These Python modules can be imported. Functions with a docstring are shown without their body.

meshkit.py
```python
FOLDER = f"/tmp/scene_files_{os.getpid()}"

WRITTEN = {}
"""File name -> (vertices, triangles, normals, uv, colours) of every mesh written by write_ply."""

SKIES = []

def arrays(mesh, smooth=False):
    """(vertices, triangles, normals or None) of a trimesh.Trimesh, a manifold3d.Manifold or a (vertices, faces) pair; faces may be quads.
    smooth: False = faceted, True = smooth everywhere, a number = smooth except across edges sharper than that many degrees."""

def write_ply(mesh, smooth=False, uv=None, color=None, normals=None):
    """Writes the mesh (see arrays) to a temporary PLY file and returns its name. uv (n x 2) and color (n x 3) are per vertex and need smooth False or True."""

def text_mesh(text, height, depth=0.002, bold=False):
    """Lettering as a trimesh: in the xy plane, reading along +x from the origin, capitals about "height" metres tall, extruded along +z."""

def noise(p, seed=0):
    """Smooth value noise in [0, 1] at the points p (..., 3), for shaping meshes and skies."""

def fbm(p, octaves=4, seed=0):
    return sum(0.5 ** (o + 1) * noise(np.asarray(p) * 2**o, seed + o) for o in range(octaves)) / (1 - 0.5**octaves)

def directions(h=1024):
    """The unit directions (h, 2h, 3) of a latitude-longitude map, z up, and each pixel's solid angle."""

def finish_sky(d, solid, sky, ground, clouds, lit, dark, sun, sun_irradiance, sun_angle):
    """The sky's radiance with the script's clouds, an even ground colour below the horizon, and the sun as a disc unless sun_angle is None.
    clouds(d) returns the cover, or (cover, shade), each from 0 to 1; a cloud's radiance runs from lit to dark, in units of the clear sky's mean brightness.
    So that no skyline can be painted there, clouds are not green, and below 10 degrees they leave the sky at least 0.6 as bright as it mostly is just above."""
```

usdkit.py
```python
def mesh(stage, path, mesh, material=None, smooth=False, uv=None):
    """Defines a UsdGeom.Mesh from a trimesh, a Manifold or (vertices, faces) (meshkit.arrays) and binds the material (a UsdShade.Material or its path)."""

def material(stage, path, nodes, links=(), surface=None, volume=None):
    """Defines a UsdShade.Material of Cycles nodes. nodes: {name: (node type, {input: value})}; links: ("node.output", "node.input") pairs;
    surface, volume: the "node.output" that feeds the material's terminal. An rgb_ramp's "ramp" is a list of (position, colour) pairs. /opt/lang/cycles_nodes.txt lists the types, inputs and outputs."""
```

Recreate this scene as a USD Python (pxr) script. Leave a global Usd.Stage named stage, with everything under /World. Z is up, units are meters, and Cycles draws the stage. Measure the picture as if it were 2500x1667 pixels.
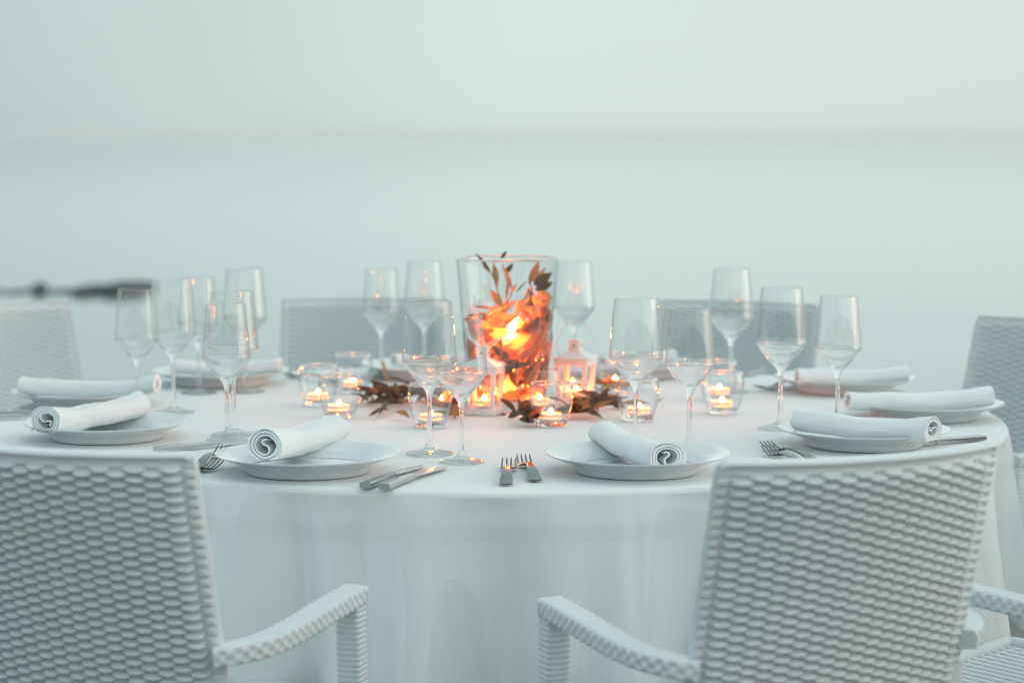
import math, random
import numpy as np
import trimesh
import usdkit, meshkit
from pxr import Usd, UsdGeom, UsdLux, UsdShade, Gf, Sdf, Vt

stage = Usd.Stage.CreateInMemory()
UsdGeom.SetStageUpAxis(stage, "Z")
UsdGeom.SetStageMetersPerUnit(stage, 1.0)
UsdGeom.Xform.Define(stage, "/World")
UsdGeom.Scope.Define(stage, "/World/Looks")
PI = math.pi

# ------------------------------------------------------------------ camera
FPX, YH = 5556.0, 343.0                    # focal length and horizon row in photo pixels (2500 x 1667)
TABLE_Z = 0.75
CAM_Z = TABLE_Z + 0.5035
PITCH = math.atan((833.5 - YH) / FPX)
cam = UsdGeom.Camera.Define(stage, "/World/camera")
cam.AddTranslateOp().Set(Gf.Vec3d(0, 0, CAM_Z))
cam.AddRotateXOp().Set(90 - math.degrees(PITCH))
cam.CreateHorizontalApertureAttr(36.0)
cam.CreateVerticalApertureAttr(36.0 * 682 / 1024)
cam.CreateFocalLengthAttr(FPX / 2500 * 36.0)
cam.CreateClippingRangeAttr(Gf.Vec2f(0.05, 60000))
cam.CreateFStopAttr(3.3)
cam.CreateFocusDistanceAttr(3.52)
cam.CreateExposureAttr(0.09)

# ------------------------------------------------------------------ sky and sun
SUN_DIR = np.array([0.96, 0.02, 0.20]); SUN_DIR /= np.linalg.norm(SUN_DIR)
SUN_EL, SUN_ROT = math.asin(SUN_DIR[2]), math.atan2(SUN_DIR[0], SUN_DIR[1])
sky = UsdLux.DomeLight.Define(stage, "/World/sky")
sky.CreateIntensityAttr(1.0)
sky.GetPrim().SetCustomDataByKey("kind", "structure")
sky_mat = usdkit.material(stage, "/World/Looks/sky_material", {
    "sky": ("sky_texture", {"sky_type": "single_scattering", "sun_disc": False, "sun_elevation": SUN_EL, "sun_rotation": SUN_ROT,
                            "altitude": 0.0, "air_density": 1.0, "aerosol_density": 2.0, "ozone_density": 1.0}),
    "tc": ("texture_coordinate", {}),
    "map": ("mapping", {"scale": (1.0, 1.0, 2.6)}),
    "n": ("noise_texture", {"scale": 1.6, "detail": 3.0, "roughness": 0.5}),
    "sx": ("separate_xyz", {}),
    "warm": ("map_range", {"from_min": -1.0, "from_max": 1.0, "to_min": 0.0, "to_max": 1.0, "clamp": True}),
    "cool_warm": ("rgb_ramp", {"ramp": [(0.0, (4.3, 5.5, 5.85)), (0.39, (5.05, 5.95, 5.95)), (0.5, (6.8, 7.75, 7.45)), (0.61, (6.9, 7.55, 7.3)), (0.8, (8.9, 9.2, 8.8)), (1.0, (14.0, 13.2, 12.1))]}),
    "patch": ("map_range", {"from_min": 0.3, "from_max": 0.7, "to_min": 0.94, "to_max": 1.06, "clamp": True}),
    "up": ("map_range", {"from_min": 0.0, "from_max": 1.0, "to_min": 1.0, "to_max": 1.12, "clamp": True}),
    "m1": ("math", {"math_type": "multiply"}),
    "cloud": ("vector_math", {"math_type": "scale"}), "blue": ("mix", {"color1": (1.0, 1.0, 1.0), "color2": (0.96, 1.04, 1.08)}), "cb": ("vector_math", {"math_type": "multiply"}),
    "mix": ("mix", {"fac": 0.93}),
    "bg": ("background_shader", {"strength": 0.099}),
}, [("tc.generated", "map.vector"), ("map.vector", "n.vector"), ("tc.generated", "sx.vector"), ("sx.x", "warm.value"),
    ("warm.result", "cool_warm.fac"), ("n.fac", "patch.value"), ("sx.z", "up.value"), ("patch.result", "m1.value1"), ("up.result", "m1.value2"),
    ("sx.z", "blue.fac"), ("cool_warm.color", "cb.vector1"), ("blue.color", "cb.vector2"), ("cb.vector", "cloud.vector1"), ("m1.value", "cloud.scale"), ("sky.color", "mix.color1"), ("cloud.vector", "mix.color2"),
    ("mix.color", "bg.color")], surface="bg.background")
UsdShade.MaterialBindingAPI.Apply(sky.GetPrim()).Bind(sky_mat)

sun = UsdLux.DistantLight.Define(stage, "/World/sun")
sun.CreateIntensityAttr(0.12)
sun.CreateAngleAttr(40.0)
sun.CreateNormalizeAttr(True)
sun.CreateColorAttr(Gf.Vec3f(1.0, 0.86, 0.78))
zaxis = Gf.Vec3d(*SUN_DIR)
rot = Gf.Rotation(Gf.Vec3d(0, 0, 1), zaxis)
sun.AddOrientOp(UsdGeom.XformOp.PrecisionDouble).Set(Gf.Quatd(rot.GetQuat()))

# ------------------------------------------------------------------ placing helpers
def ray(px, py):
    a, b = (px - 1250.0) / FPX, (833.5 - py) / FPX
    c, s = math.cos(PITCH), math.sin(PITCH)
    return np.array([a, c + b * s, -s + b * c])

def W(px, py, z=0.0):
    """The point above the table top (z over the table) that the photo shows at a pixel."""
    r = ray(px, py)
    return np.array([0, 0, CAM_Z]) + r * ((TABLE_Z + z - CAM_Z) / r[2])

def D(px, py, d):
    """The point at distance d (along +y) that the photo shows at a pixel."""
    r = ray(px, py)
    return np.array([0, 0, CAM_Z]) + r * (d / r[1])

used = {}
def fresh(parent, name):
    key = (parent, name)
    n = used.get(key, 0)
    used[key] = n + 1
    return f"{parent}/{name}" if n == 0 else f"{parent}/{name}_{n:03d}"

def tag(prim, label=None, cat=None, group=None, kind=None):
    for k, v in (("label", label), ("category", cat), ("group", group), ("kind", kind)):
        if v:
            prim.SetCustomDataByKey(k, v)
    return prim

def normals_of(v, f):
    n = np.zeros_like(v)
    fn = np.cross(v[f[:, 1]] - v[f[:, 0]], v[f[:, 2]] - v[f[:, 0]])
    for k in range(3):
        np.add.at(n, f[:, k], fn)
    l = np.linalg.norm(n, axis=1, keepdims=True)
    return n / np.maximum(l, 1e-12)

def put(name, mesh, mat, parent="/World", smooth=35, normals=None):
    path = fresh(str(parent), name)
    if normals is not None:
        m = usdkit.mesh(stage, path, mesh, mat, smooth=False)
        m.CreateNormalsAttr(Vt.Vec3fArray.FromNumpy(np.asarray(normals, np.float32)))
        m.SetNormalsInterpolation("vertex")
    else:
        m = usdkit.mesh(stage, path, mesh, mat, smooth=smooth)
    return m.GetPrim()

def place(prim, loc, rz=0.0, scale=None):
    x = UsdGeom.Xformable(prim)
    x.ClearXformOpOrder()
    x.AddTranslateOp().Set(Gf.Vec3d(*[float(c) for c in loc]))
    x.AddRotateZOp().Set(math.degrees(rz))
    if scale is not None:
        x.AddScaleOp().Set(Gf.Vec3f(*scale))

def thing(name, label, cat, loc=(0, 0, 0), rz=0.0, group=None, scale=None):
    p = UsdGeom.Xform.Define(stage, fresh("/World", name)).GetPrim()
    place(p, loc, rz, scale)
    return tag(p, label, cat, group)

def copy_of(src, name, label, cat, loc, rz=0.0, group=None, scale=None):
    p = UsdGeom.Xform.Define(stage, fresh("/World", name)).GetPrim()
    p.GetReferences().AddInternalReference(src.GetPath())
    p.SetInstanceable(True)
    place(p, loc, rz, scale)
    return tag(p, label, cat, group)

def grid_faces(nu, nv, wrap_u=False, wrap_v=False):
    i, j = np.meshgrid(np.arange(nu if wrap_u else nu - 1), np.arange(nv if wrap_v else nv - 1), indexing="ij")
    a = i * nv + j; b = ((i + 1) % nu) * nv + j
    c = ((i + 1) % nu) * nv + (j + 1) % nv; d = i * nv + (j + 1) % nv
    q = np.stack([a, b, c, d], -1).reshape(-1, 4)
    return np.vstack([q[:, [0, 1, 2]], q[:, [0, 2, 3]]])

def lathe(profile, n=48):
    """profile: rows (r, z) from the bottom outside round to the inside. Vertices, faces and smooth normals (corners where points repeat)."""
    p = np.asarray(profile, float)
    a = np.arange(n) * 2 * PI / n
    v = np.stack([np.outer(np.cos(a), p[:, 0]), np.outer(np.sin(a), p[:, 0]), np.tile(p[:, 1], (n, 1))], -1)
    f = grid_faces(n, len(p), wrap_u=True)
    v = v.reshape(-1, 3)
    e1 = v[f[:, 1]] - v[f[:, 0]]; e2 = v[f[:, 2]] - v[f[:, 0]]
    ok = np.linalg.norm(np.cross(e1, e2), axis=1) > 1e-14
    f = f[ok]
    nn = normals_of(v, f)
    # points on the axis share one normal
    for k in range(len(p)):
        if p[k, 0] < 1e-9:
            s = np.sign(nn.reshape(n, len(p), 3)[:, k, 2].sum()) or 1.0
            nn.reshape(n, len(p), 3)[:, k] = (0, 0, s)
    return v, f, nn

def fine(points, step=None, k=4, sharp=()):
    """Refines a profile with a Catmull-Rom curve; indices in sharp keep their corner."""
    p = np.asarray(points, float)
    out = []
    for i in range(len(p) - 1):
        p0 = p[i] - (p[i + 1] - p[i]) if i == 0 or i in sharp else p[i - 1]
        p3 = p[i + 1] + (p[i + 1] - p[i]) if i + 2 >= len(p) or (i + 1) in sharp else p[i + 2]
        t = np.arange(k)[:, None] / k
        out.append(0.5 * (2 * p[i] + (p[i + 1] - p0) * t + (2 * p0 - 5 * p[i] + 4 * p[i + 1] - p3) * t ** 2 + (3 * p[i] - p0 - 3 * p[i + 1] + p3) * t ** 3))
    out.append(p[-1:])
    return np.vstack(out)

def sub(v, f, n, keep):
    """The faces of a surface that keep selects, as a mesh of its own that still shades like the whole."""
    ff = f[keep]
    idx, inv = np.unique(ff, return_inverse=True)
    return (v[idx], inv.reshape(-1, 3)), n[idx]

def sweep(path, widths, heights, up=(0, 0, 1), shape=None, cap=True, twist=None):
    """A closed bar along a path: cross-section points (unit, closed loop) scaled by widths (sideways) and heights (along up)."""
    path = np.asarray(path, float); m = len(path)
    shape = np.asarray(shape if shape is not None else [(-.5, -.5), (.5, -.5), (.5, .5), (-.5, .5)], float)
    t = np.gradient(path, axis=0); t /= np.linalg.norm(t, axis=1, keepdims=True)
    ups = np.broadcast_to(np.asarray(up, float), (m, 3))
    s = np.cross(t, ups); s /= np.maximum(np.linalg.norm(s, axis=1, keepdims=True), 1e-9)
    u = np.cross(s, t)
    w = np.broadcast_to(widths, m)[:, None, None]; h = np.broadcast_to(heights, m)[:, None, None]
    v = path[:, None] + s[:, None] * shape[None, :, :1] * w + u[:, None] * shape[None, :, 1:] * h
    k = len(shape)
    f = grid_faces(m, k, wrap_v=True)
    v = v.reshape(-1, 3)
    if cap:
        c0, c1 = len(v), len(v) + 1
        v = np.vstack([v, path[:1], path[-1:]])
        r = np.arange(k)
        f = np.vstack([f, np.stack([np.full(k, c0), r, (r + 1) % k], 1), np.stack([np.full(k, c1), (m - 1) * k + (r + 1) % k, (m - 1) * k + r], 1)])
    tm = trimesh.Trimesh(v, f, process=False)
    if tm.volume < 0:
        tm.invert()
    return tm

def ring(n=12):
    a = np.arange(n) * 2 * PI / n
    return np.stack([np.cos(a), np.sin(a)], 1) * 0.5

def rounded(c=0.25, n=3):
    pts = []
    for cx, cy, a0 in ((.5 - c, -.5 + c, -PI / 2), (.5 - c, .5 - c, 0), (-.5 + c, .5 - c, PI / 2), (-.5 + c, -.5 + c, PI)):
        for k in range(n + 1):
            a = a0 + PI / 2 * k / n
            pts.append((cx + c * math.cos(a), cy + c * math.sin(a)))
    return np.array(pts)

def cat(*meshes):
    return trimesh.util.concatenate([m if isinstance(m, trimesh.Trimesh) else trimesh.Trimesh(m[0], m[1], process=False) for m in meshes])

# ------------------------------------------------------------------ materials
L = "/World/Looks/"
def mat(name, nodes, links=(), surface="p.BSDF", volume=None):
    return usdkit.material(stage, L + name, nodes, links, surface=surface, volume=volume)

def plain(name, color, rough=0.5, **kw):
    return mat(name, {"p": ("principled_bsdf", {"base_color": color, "roughness": rough, **kw})})

def varied(name, c1, c2, scale, rough=0.6, bump=0.0, bscale=None, dist=0.002, detail=4.0, **kw):
    nodes = {"tc": ("texture_coordinate", {}), "n": ("noise_texture", {"scale": scale, "detail": detail}),
             "r": ("rgb_ramp", {"ramp": [(0.3, c1), (0.7, c2)]}), "p": ("principled_bsdf", {"roughness": rough, **kw})}
    links = [("tc.object", "n.vector"), ("n.fac", "r.fac"), ("r.color", "p.base_color")]
    if bump:
        nodes["n2"] = ("noise_texture", {"scale": bscale or scale * 6, "detail": 5.0})
        nodes["b"] = ("bump", {"strength": bump, "distance": dist})
        links += [("tc.object", "n2.vector"), ("n2.fac", "b.height"), ("b.normal", "p.normal")]
    return mat(name, nodes, links)

M = {}
M["cloth"] = mat("white_linen", {
    "tc": ("texture_coordinate", {}), "n": ("noise_texture", {"scale": 3.0, "detail": 4.0}),
    "r": ("rgb_ramp", {"ramp": [(0.3, (0.75, 0.785, 0.79)), (0.7, (0.79, 0.82, 0.825))]}),
    "w": ("noise_texture", {"scale": 420.0, "detail": 2.0}), "w2": ("noise_texture", {"scale": 14.0, "detail": 4.0}),
    "a": ("math", {"math_type": "multiply_add", "value2": 6.0}),
    "b": ("bump", {"strength": 0.35, "distance": 0.0006}),
    "p": ("principled_bsdf", {"roughness": 0.85, "specular_ior_level": 0.25, "sheen_weight": 0.15})},
    [("tc.object", "n.vector"), ("n.fac", "r.fac"), ("r.color", "p.base_color"), ("tc.object", "w.vector"), ("tc.object", "w2.vector"),
     ("w2.fac", "a.value1"), ("w.fac", "a.value3"), ("a.value", "b.height"), ("b.normal", "p.normal")])
M["napkin"] = varied("napkin_cotton", (0.80, 0.83, 0.84), (0.84, 0.87, 0.88), 9.0, 0.9, 0.4, 300.0, 0.0008, specular_ior_level=0.2)
M["resin"] = varied("white_resin", (0.635, 0.69, 0.705), (0.67, 0.72, 0.735), 7.0, 0.45, 0.15, 180.0, 0.0006)
M["porcelain"] = plain("porcelain", (0.67, 0.72, 0.735), 0.08, coat_weight=1.0, coat_roughness=0.04)
M["steel"] = mat("cutlery_steel", {"tc": ("texture_coordinate", {}), "n": ("noise_texture", {"scale": 60.0, "detail": 3.0}),
    "m": ("map_range", {"to_min": 0.08, "to_max": 0.2}), "p": ("principled_bsdf", {"base_color": (0.52, 0.53, 0.54), "metallic": 1.0})},
    [("tc.object", "n.vector"), ("n.fac", "m.value"), ("m.result", "p.roughness")])
M["glass"] = mat("clear_glass", {"g": ("glass_bsdf", {"color": (0.998, 1.0, 1.0), "roughness": 0.0, "IOR": 1.5})}, surface="g.BSDF")
def pane(name, tint, base=0.04, edge=(0.30, 0.37, 0.37)):
    return mat(name, {"lw": ("layer_weight", {"blend": 0.5}), "pw": ("math", {"math_type": "power", "value2": 3.4}), "pe": ("math", {"math_type": "power", "value2": 3.6}),
        "ma": ("math", {"math_type": "multiply_add", "value2": 0.75, "value3": base, "use_clamp": True}), "tc": ("mix", {"color1": tint, "color2": edge}),
        "t": ("transparent_bsdf", {}), "g": ("glossy_bsdf", {"color": (0.97, 0.98, 0.98), "roughness": 0.0}), "x": ("mix_closure", {})},
        [("lw.facing", "pw.value1"), ("lw.facing", "pe.value1"), ("pe.value", "tc.fac"), ("tc.color", "t.color"), ("pw.value", "ma.value1"), ("ma.value", "x.fac"), ("t.BSDF", "x.closure1"), ("g.BSDF", "x.closure2")], surface="x.closure")
M["pane"] = pane("thin_glass", (0.965, 0.978, 0.976), 0.08)
M["cone_glass"] = mat("cone_glass", {"g": ("glass_bsdf", {"color": (1.0, 1.0, 1.0), "roughness": 0.0, "IOR": 1.45}), "t": ("transparent_bsdf", {"color": (0.97, 0.98, 0.98)}), "x": ("mix_closure", {"fac": 0.22})},
    [("g.BSDF", "x.closure1"), ("t.BSDF", "x.closure2")], surface="x.closure")
M["bowl_glass"] = pane("bowl_glass", (0.985, 0.992, 0.99), 0.085, (0.48, 0.53, 0.53))
M["foot_glass"] = pane("foot_glass", (0.97, 0.98, 0.98), 0.07)
M["wax"] = plain("candle_wax", (0.86, 0.82, 0.76), 0.45, subsurface_weight=0.85, subsurface_radius=(1.0, 0.5, 0.28), subsurface_scale=0.008)
M["cup"] = plain("candle_cup", (0.70, 0.71, 0.715), 0.35)
M["wick"] = plain("wick", (0.03, 0.025, 0.02), 0.9)
M["flame"] = mat("candle_flame", {"e": ("emission", {"color": (1.0, 0.17, 0.016), "strength": 420.0})}, surface="e.emission")
M["big_flame"] = mat("vase_flame", {"e": ("emission", {"color": (1.0, 0.17, 0.016), "strength": 700.0})}, surface="e.emission")
M["lantern"] = varied("lantern_paint", (0.74, 0.75, 0.75), (0.80, 0.81, 0.81), 30.0, 0.4)
def leafmat(name, c1, c2, tr, fac):
    return mat(name, {"tc": ("texture_coordinate", {}), "n": ("noise_texture", {"scale": 45.0, "detail": 4.0}), "o": ("object_info", {}),
        "r": ("rgb_ramp", {"ramp": [(0.3, c1), (0.7, c2)]}), "p": ("principled_bsdf", {"roughness": 0.45, "specular_ior_level": 0.4}),
        "t": ("translucent_bsdf", {"color": tr}), "x": ("mix_closure", {"fac": fac})},
        [("tc.object", "n.vector"), ("n.fac", "r.fac"), ("r.color", "p.base_color"), ("p.BSDF", "x.closure1"), ("t.BSDF", "x.closure2")], surface="x.closure")
M["leaf"] = leafmat("olive_leaf", (0.035, 0.038, 0.024), (0.07, 0.065, 0.042), (0.26, 0.16, 0.06), 0.22)
M["leaf2"] = leafmat("brown_leaf", (0.085, 0.06, 0.035), (0.15, 0.10, 0.06), (0.60, 0.34, 0.13), 0.55)
M["leaf3"] = leafmat("pale_leaf", (0.22, 0.15, 0.09), (0.32, 0.21, 0.13), (0.78, 0.46, 0.24), 0.62)
M["dark_leaf"] = leafmat("dark_brown_leaf", (0.030, 0.024, 0.018), (0.065, 0.045, 0.030), (0.30, 0.14, 0.05), 0.28)
M["stem"] = plain("twig_bark", (0.10, 0.07, 0.045), 0.8)
M["sand"] = mat("pebble_beach", {"g": ("geometry", {}), "n": ("noise_texture", {"scale": 38.0, "detail": 5.0}), "r": ("rgb_ramp", {"ramp": [(0.35, (0.12, 0.115, 0.105)), (0.65, (0.24, 0.23, 0.21))]}),
    "n2": ("noise_texture", {"scale": 1.3, "detail": 6.0}), "r2": ("rgb_ramp", {"ramp": [(0.35, (0.022, 0.032, 0.018)), (0.65, (0.06, 0.07, 0.04))]}),  # dark scrub tone, for the added slope only
    "s": ("separate_xyz", {}), "h": ("map_range", {"from_min": 0.6, "from_max": 2.4, "clamp": True}), "x": ("mix", {}), "b": ("bump", {"strength": 0.6, "distance": 0.012}), "p": ("principled_bsdf", {"roughness": 0.95})},
    [("g.position", "n.vector"), ("n.fac", "r.fac"), ("g.position", "n2.vector"), ("n2.fac", "r2.fac"), ("g.position", "s.vector"), ("s.z", "h.value"), ("h.result", "x.fac"),
     ("r.color", "x.color1"), ("r2.color", "x.color2"), ("x.color", "p.base_color"), ("n.fac", "b.height"), ("b.normal", "p.normal")])
M["rock"] = varied("wet_rock", (0.010, 0.015, 0.015), (0.028, 0.036, 0.035), 3.0, 0.6, 0.8, 12.0, 0.03)
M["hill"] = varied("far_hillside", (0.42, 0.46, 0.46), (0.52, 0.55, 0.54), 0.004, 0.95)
M["wood"] = varied("table_wood", (0.20, 0.13, 0.08), (0.28, 0.19, 0.12), 6.0, 0.6)
M["water"] = mat("sea_water", {
    "g": ("geometry", {}), "m1": ("mapping", {"scale": (0.25, 0.9, 1.0)}), "n1": ("noise_texture", {"scale": 1.0, "detail": 5.0, "roughness": 0.55}),
    "m2": ("mapping", {"scale": (0.02, 0.05, 1.0)}), "n2": ("noise_texture", {"scale": 1.0, "detail": 3.0}),
    "a": ("math", {"math_type": "multiply_add", "value2": 3.0}),
    "b": ("bump", {"strength": 0.34, "distance": 0.020}),
    "p": ("principled_bsdf", {"base_color": (0.20, 0.245, 0.245), "roughness": 0.08, "ior": 1.333})},
    [("g.position", "m1.vector"), ("g.position", "m2.vector"), ("m1.vector", "n1.vector"), ("m2.vector", "n2.vector"),
     ("n2.fac", "a.value1"), ("n1.fac", "a.value3"), ("a.value", "b.height"), ("b.normal", "p.normal")])

# ------------------------------------------------------------------ setting
WATER_Z = -0.55
xs = np.concatenate([[-400, -150, -60, -30], np.linspace(-15, 15, 61), [30, 60, 150, 400]])
ys = np.concatenate([[-400, -150, -90, -70, -50, -35, -22, -14, -9], np.linspace(-5, 16, 85)])
gx, gy = np.meshgrid(xs, ys, indexing="ij")
fall = np.clip((gy - 8.0) / 5.5, 0, 1)
slope = np.clip((-9.0 - gy) / 60, 0, 1.2)  # unseen slope added behind the camera to darken the light from that side
gz = 9 * slope - 1.3 * fall ** 1.3 + 0.014 * (meshkit.fbm(np.stack([gx * 1.7, gy * 1.7, gx * 0], -1)) - 0.5)
sand = put("beach", (np.stack([gx, gy, gz], -1).reshape(-1, 3), grid_faces(len(xs), len(ys))), M["sand"], smooth=True)
tag(sand, "pebble beach under the dinner table with an added unseen dark slope behind the camera", "ground", kind="structure")
wv = np.array([[-16000, 9.0, WATER_Z], [16000, 9.0, WATER_Z], [16000, 16500, WATER_Z], [-16000, 16500, WATER_Z]], float)
tag(put("sea", (wv, np.array([[0, 1, 2], [0, 2, 3]])), M["water"], smooth=False), "calm pale grey sea stretching to the horizon", "water", kind="structure")

# far coast on the left, fading into the haze
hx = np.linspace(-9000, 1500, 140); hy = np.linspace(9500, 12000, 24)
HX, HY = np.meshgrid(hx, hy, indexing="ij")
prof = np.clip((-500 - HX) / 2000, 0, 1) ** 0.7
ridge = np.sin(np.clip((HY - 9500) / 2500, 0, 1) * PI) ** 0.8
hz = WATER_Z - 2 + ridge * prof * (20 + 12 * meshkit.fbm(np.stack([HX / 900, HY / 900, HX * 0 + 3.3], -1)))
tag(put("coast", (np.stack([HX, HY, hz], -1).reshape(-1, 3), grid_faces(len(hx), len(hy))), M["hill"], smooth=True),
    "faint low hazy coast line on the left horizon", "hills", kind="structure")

# haze
hb = trimesh.creation.box(bounds=[[-17000, -420, -3.2], [17000, 17000, 34]])
haze_mat = mat("haze_air", {"v": ("principled_volume", {"color": (0.98, 0.99, 0.985), "density": 0.85e-4, "anisotropy": 0.0})}, surface=None, volume="v.volume")
tag(put("haze", hb, haze_mat, smooth=False), "pale sea haze", "haze", kind="stuff")

# rocks in the shallow water
rng = np.random.default_rng(5)
def rock(px0, px1, py, hgt, depth, label, seed, group=None):
    d = (CAM_Z - WATER_Z) * FPX / (py - YH)
    x0, x1 = (px0 - 1250) / FPX * d, (px1 - 1250) / FPX * d
    s = trimesh.creation.icosphere(4)
    v = s.vertices.copy()
    nz = meshkit.fbm(v * 1.9 + seed * 7.1) - 0.5
    nz2 = meshkit.fbm(v * 5.3 + seed * 3.7) - 0.5
    v *= (1 + 0.26 * nz + 0.20 * nz2)[:, None]
    v[:, 2] = np.sign(v[:, 2]) * np.abs(v[:, 2]) ** 0.55; v[:, 0] = np.sign(v[:, 0]) * np.abs(v[:, 0]) ** 0.8
    v *= np.array([(x1 - x0) / 2, depth, hgt])
    s.vertices = v
    p = put("rock", s, M["rock"], smooth=45)
    place(p, ((x0 + x1) / 2, d, WATER_Z - 0.01), 0.0)
    return tag(p, label, "rock", group)
rock(178, 275, 712, 0.085, 0.8, "dark wet rock, left half of the long reef just above the sea", 1)
rock(252, 372, 711, 0.125, 0.9, "dark wet rock, right and higher half of the long reef behind the glasses", 2)
rock(80, 110, 712, 0.12, 0.3, "small lone dark rock left of the long reef", 3)
rock(-60, 6, 712, 0.035, 0.4, "low dark rock at the left edge of the sea", 4)
rock(12, 82, 712, 0.030, 0.5, "nearly flat wet rock between the left edge and the small lone rock", 6)
rock(112, 178, 712, 0.034, 0.5, "nearly flat wet rock between the small lone rock and the long reef", 8)

# ------------------------------------------------------------------ table and cloth
TC = np.array([-0.0288, 4.175]); TR = 0.925
t = thing("round_table", "round banquet table hidden under the white cloth", "table", (TC[0], TC[1], 0))
put("tabletop", lathe([(0, .705), (.88, .705), (.9, .712), (.9, .738), (.89, .744), (0, .744)], 96)[:2], M["wood"], t.GetPath())
put("pedestal", lathe([(0, .0), (.30, .0), (.30, .02), (.09, .05), (.05, .12), (.05, .62), (.16, .704), (0, .704)], 40)[:2], M["wood"], t.GetPath())

na = 960
CREASES = [math.radians(-106.5), math.radians(-16.5), math.radians(73.5), math.radians(163.5)]
ang = np.arange(na) * 2 * PI / na
rows = []
def cloth_ring(r, z, amp):
    q = np.stack([np.cos(ang) * 2.2, np.sin(ang) * 2.2, np.full(na, z * 0.5 + 4.0)], -1)
    n1 = meshkit.fbm(q) - 0.5
    q2 = np.stack([np.cos(ang) * 5.5, np.sin(ang) * 5.5, np.full(na, z * 0.35 + 9.0)], -1)
    n2 = meshkit.fbm(q2) - 0.5
    rr = r + amp * (n1 * 1.4 + 0.8 * n2 + 0.30 * np.sin(ang * 21 + 6 * n1) + 0.16 * np.sin(ang * 37 + 9 * n2))
    if r > TR - 0.005:
        for a0 in CREASES:
            rr = rr + 0.0016 * np.exp(-((np.angle(np.exp(1j * (ang - a0)))) / 0.006) ** 2)
    rows.append(np.stack([TC[0] + np.cos(ang) * rr, TC[1] + np.sin(ang) * rr, np.full(na, z)], -1))
for r in np.linspace(0.02, TR - 0.02, 44):
    cloth_ring(r, TABLE_Z, 0)
    rr_ = rows[-1]
    rr_[:, 2] += 0.0012 * (meshkit.fbm(np.stack([rr_[:, 0] * 6, rr_[:, 1] * 9, rr_[:, 2] * 0], -1)) - 0.5)
for k in range(1, 9):
    a = PI / 2 * k / 8
    cloth_ring(TR - 0.011 + 0.011 * math.sin(a), TABLE_Z - 0.011 + 0.011 * math.cos(a), 0)
for z in np.linspace(TABLE_Z - 0.02, 0.03, 56):
    k = (TABLE_Z - z) / TABLE_Z
    step = 0.0030 if z < TABLE_Z - 0.062 else 0.0           # the hem of the board below the cloth shows as a soft step
    cloth_ring(TR - 0.001 + 0.035 * k - step, z, 0.115 * min(1, k * 1.7) ** 0.9)
cv = np.stack(rows, 1)
cvf = cv.reshape(-1, 3)
cf = grid_faces(na, len(rows), wrap_u=True)
centre = len(cvf)
cvf = np.vstack([cvf, [[TC[0], TC[1], TABLE_Z]]])
i = np.arange(na)
cf = np.vstack([cf, np.stack([np.full(na, centre), i * len(rows), ((i + 1) % na) * len(rows)], 1)])
if normals_of(cvf, cf)[centre, 2] < 0:
    cf = cf[:, ::-1]
cn = normals_of(cvf, cf)
if cn[5 * len(rows) + 5, 2] < 0:
    bad = cn[5 * len(rows) + 5, 2]
cl = put("tablecloth", (cvf, cf), M["cloth"], smooth=True)
tag(cl, "white linen cloth draped over the round table to the ground", "tablecloth")

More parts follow.
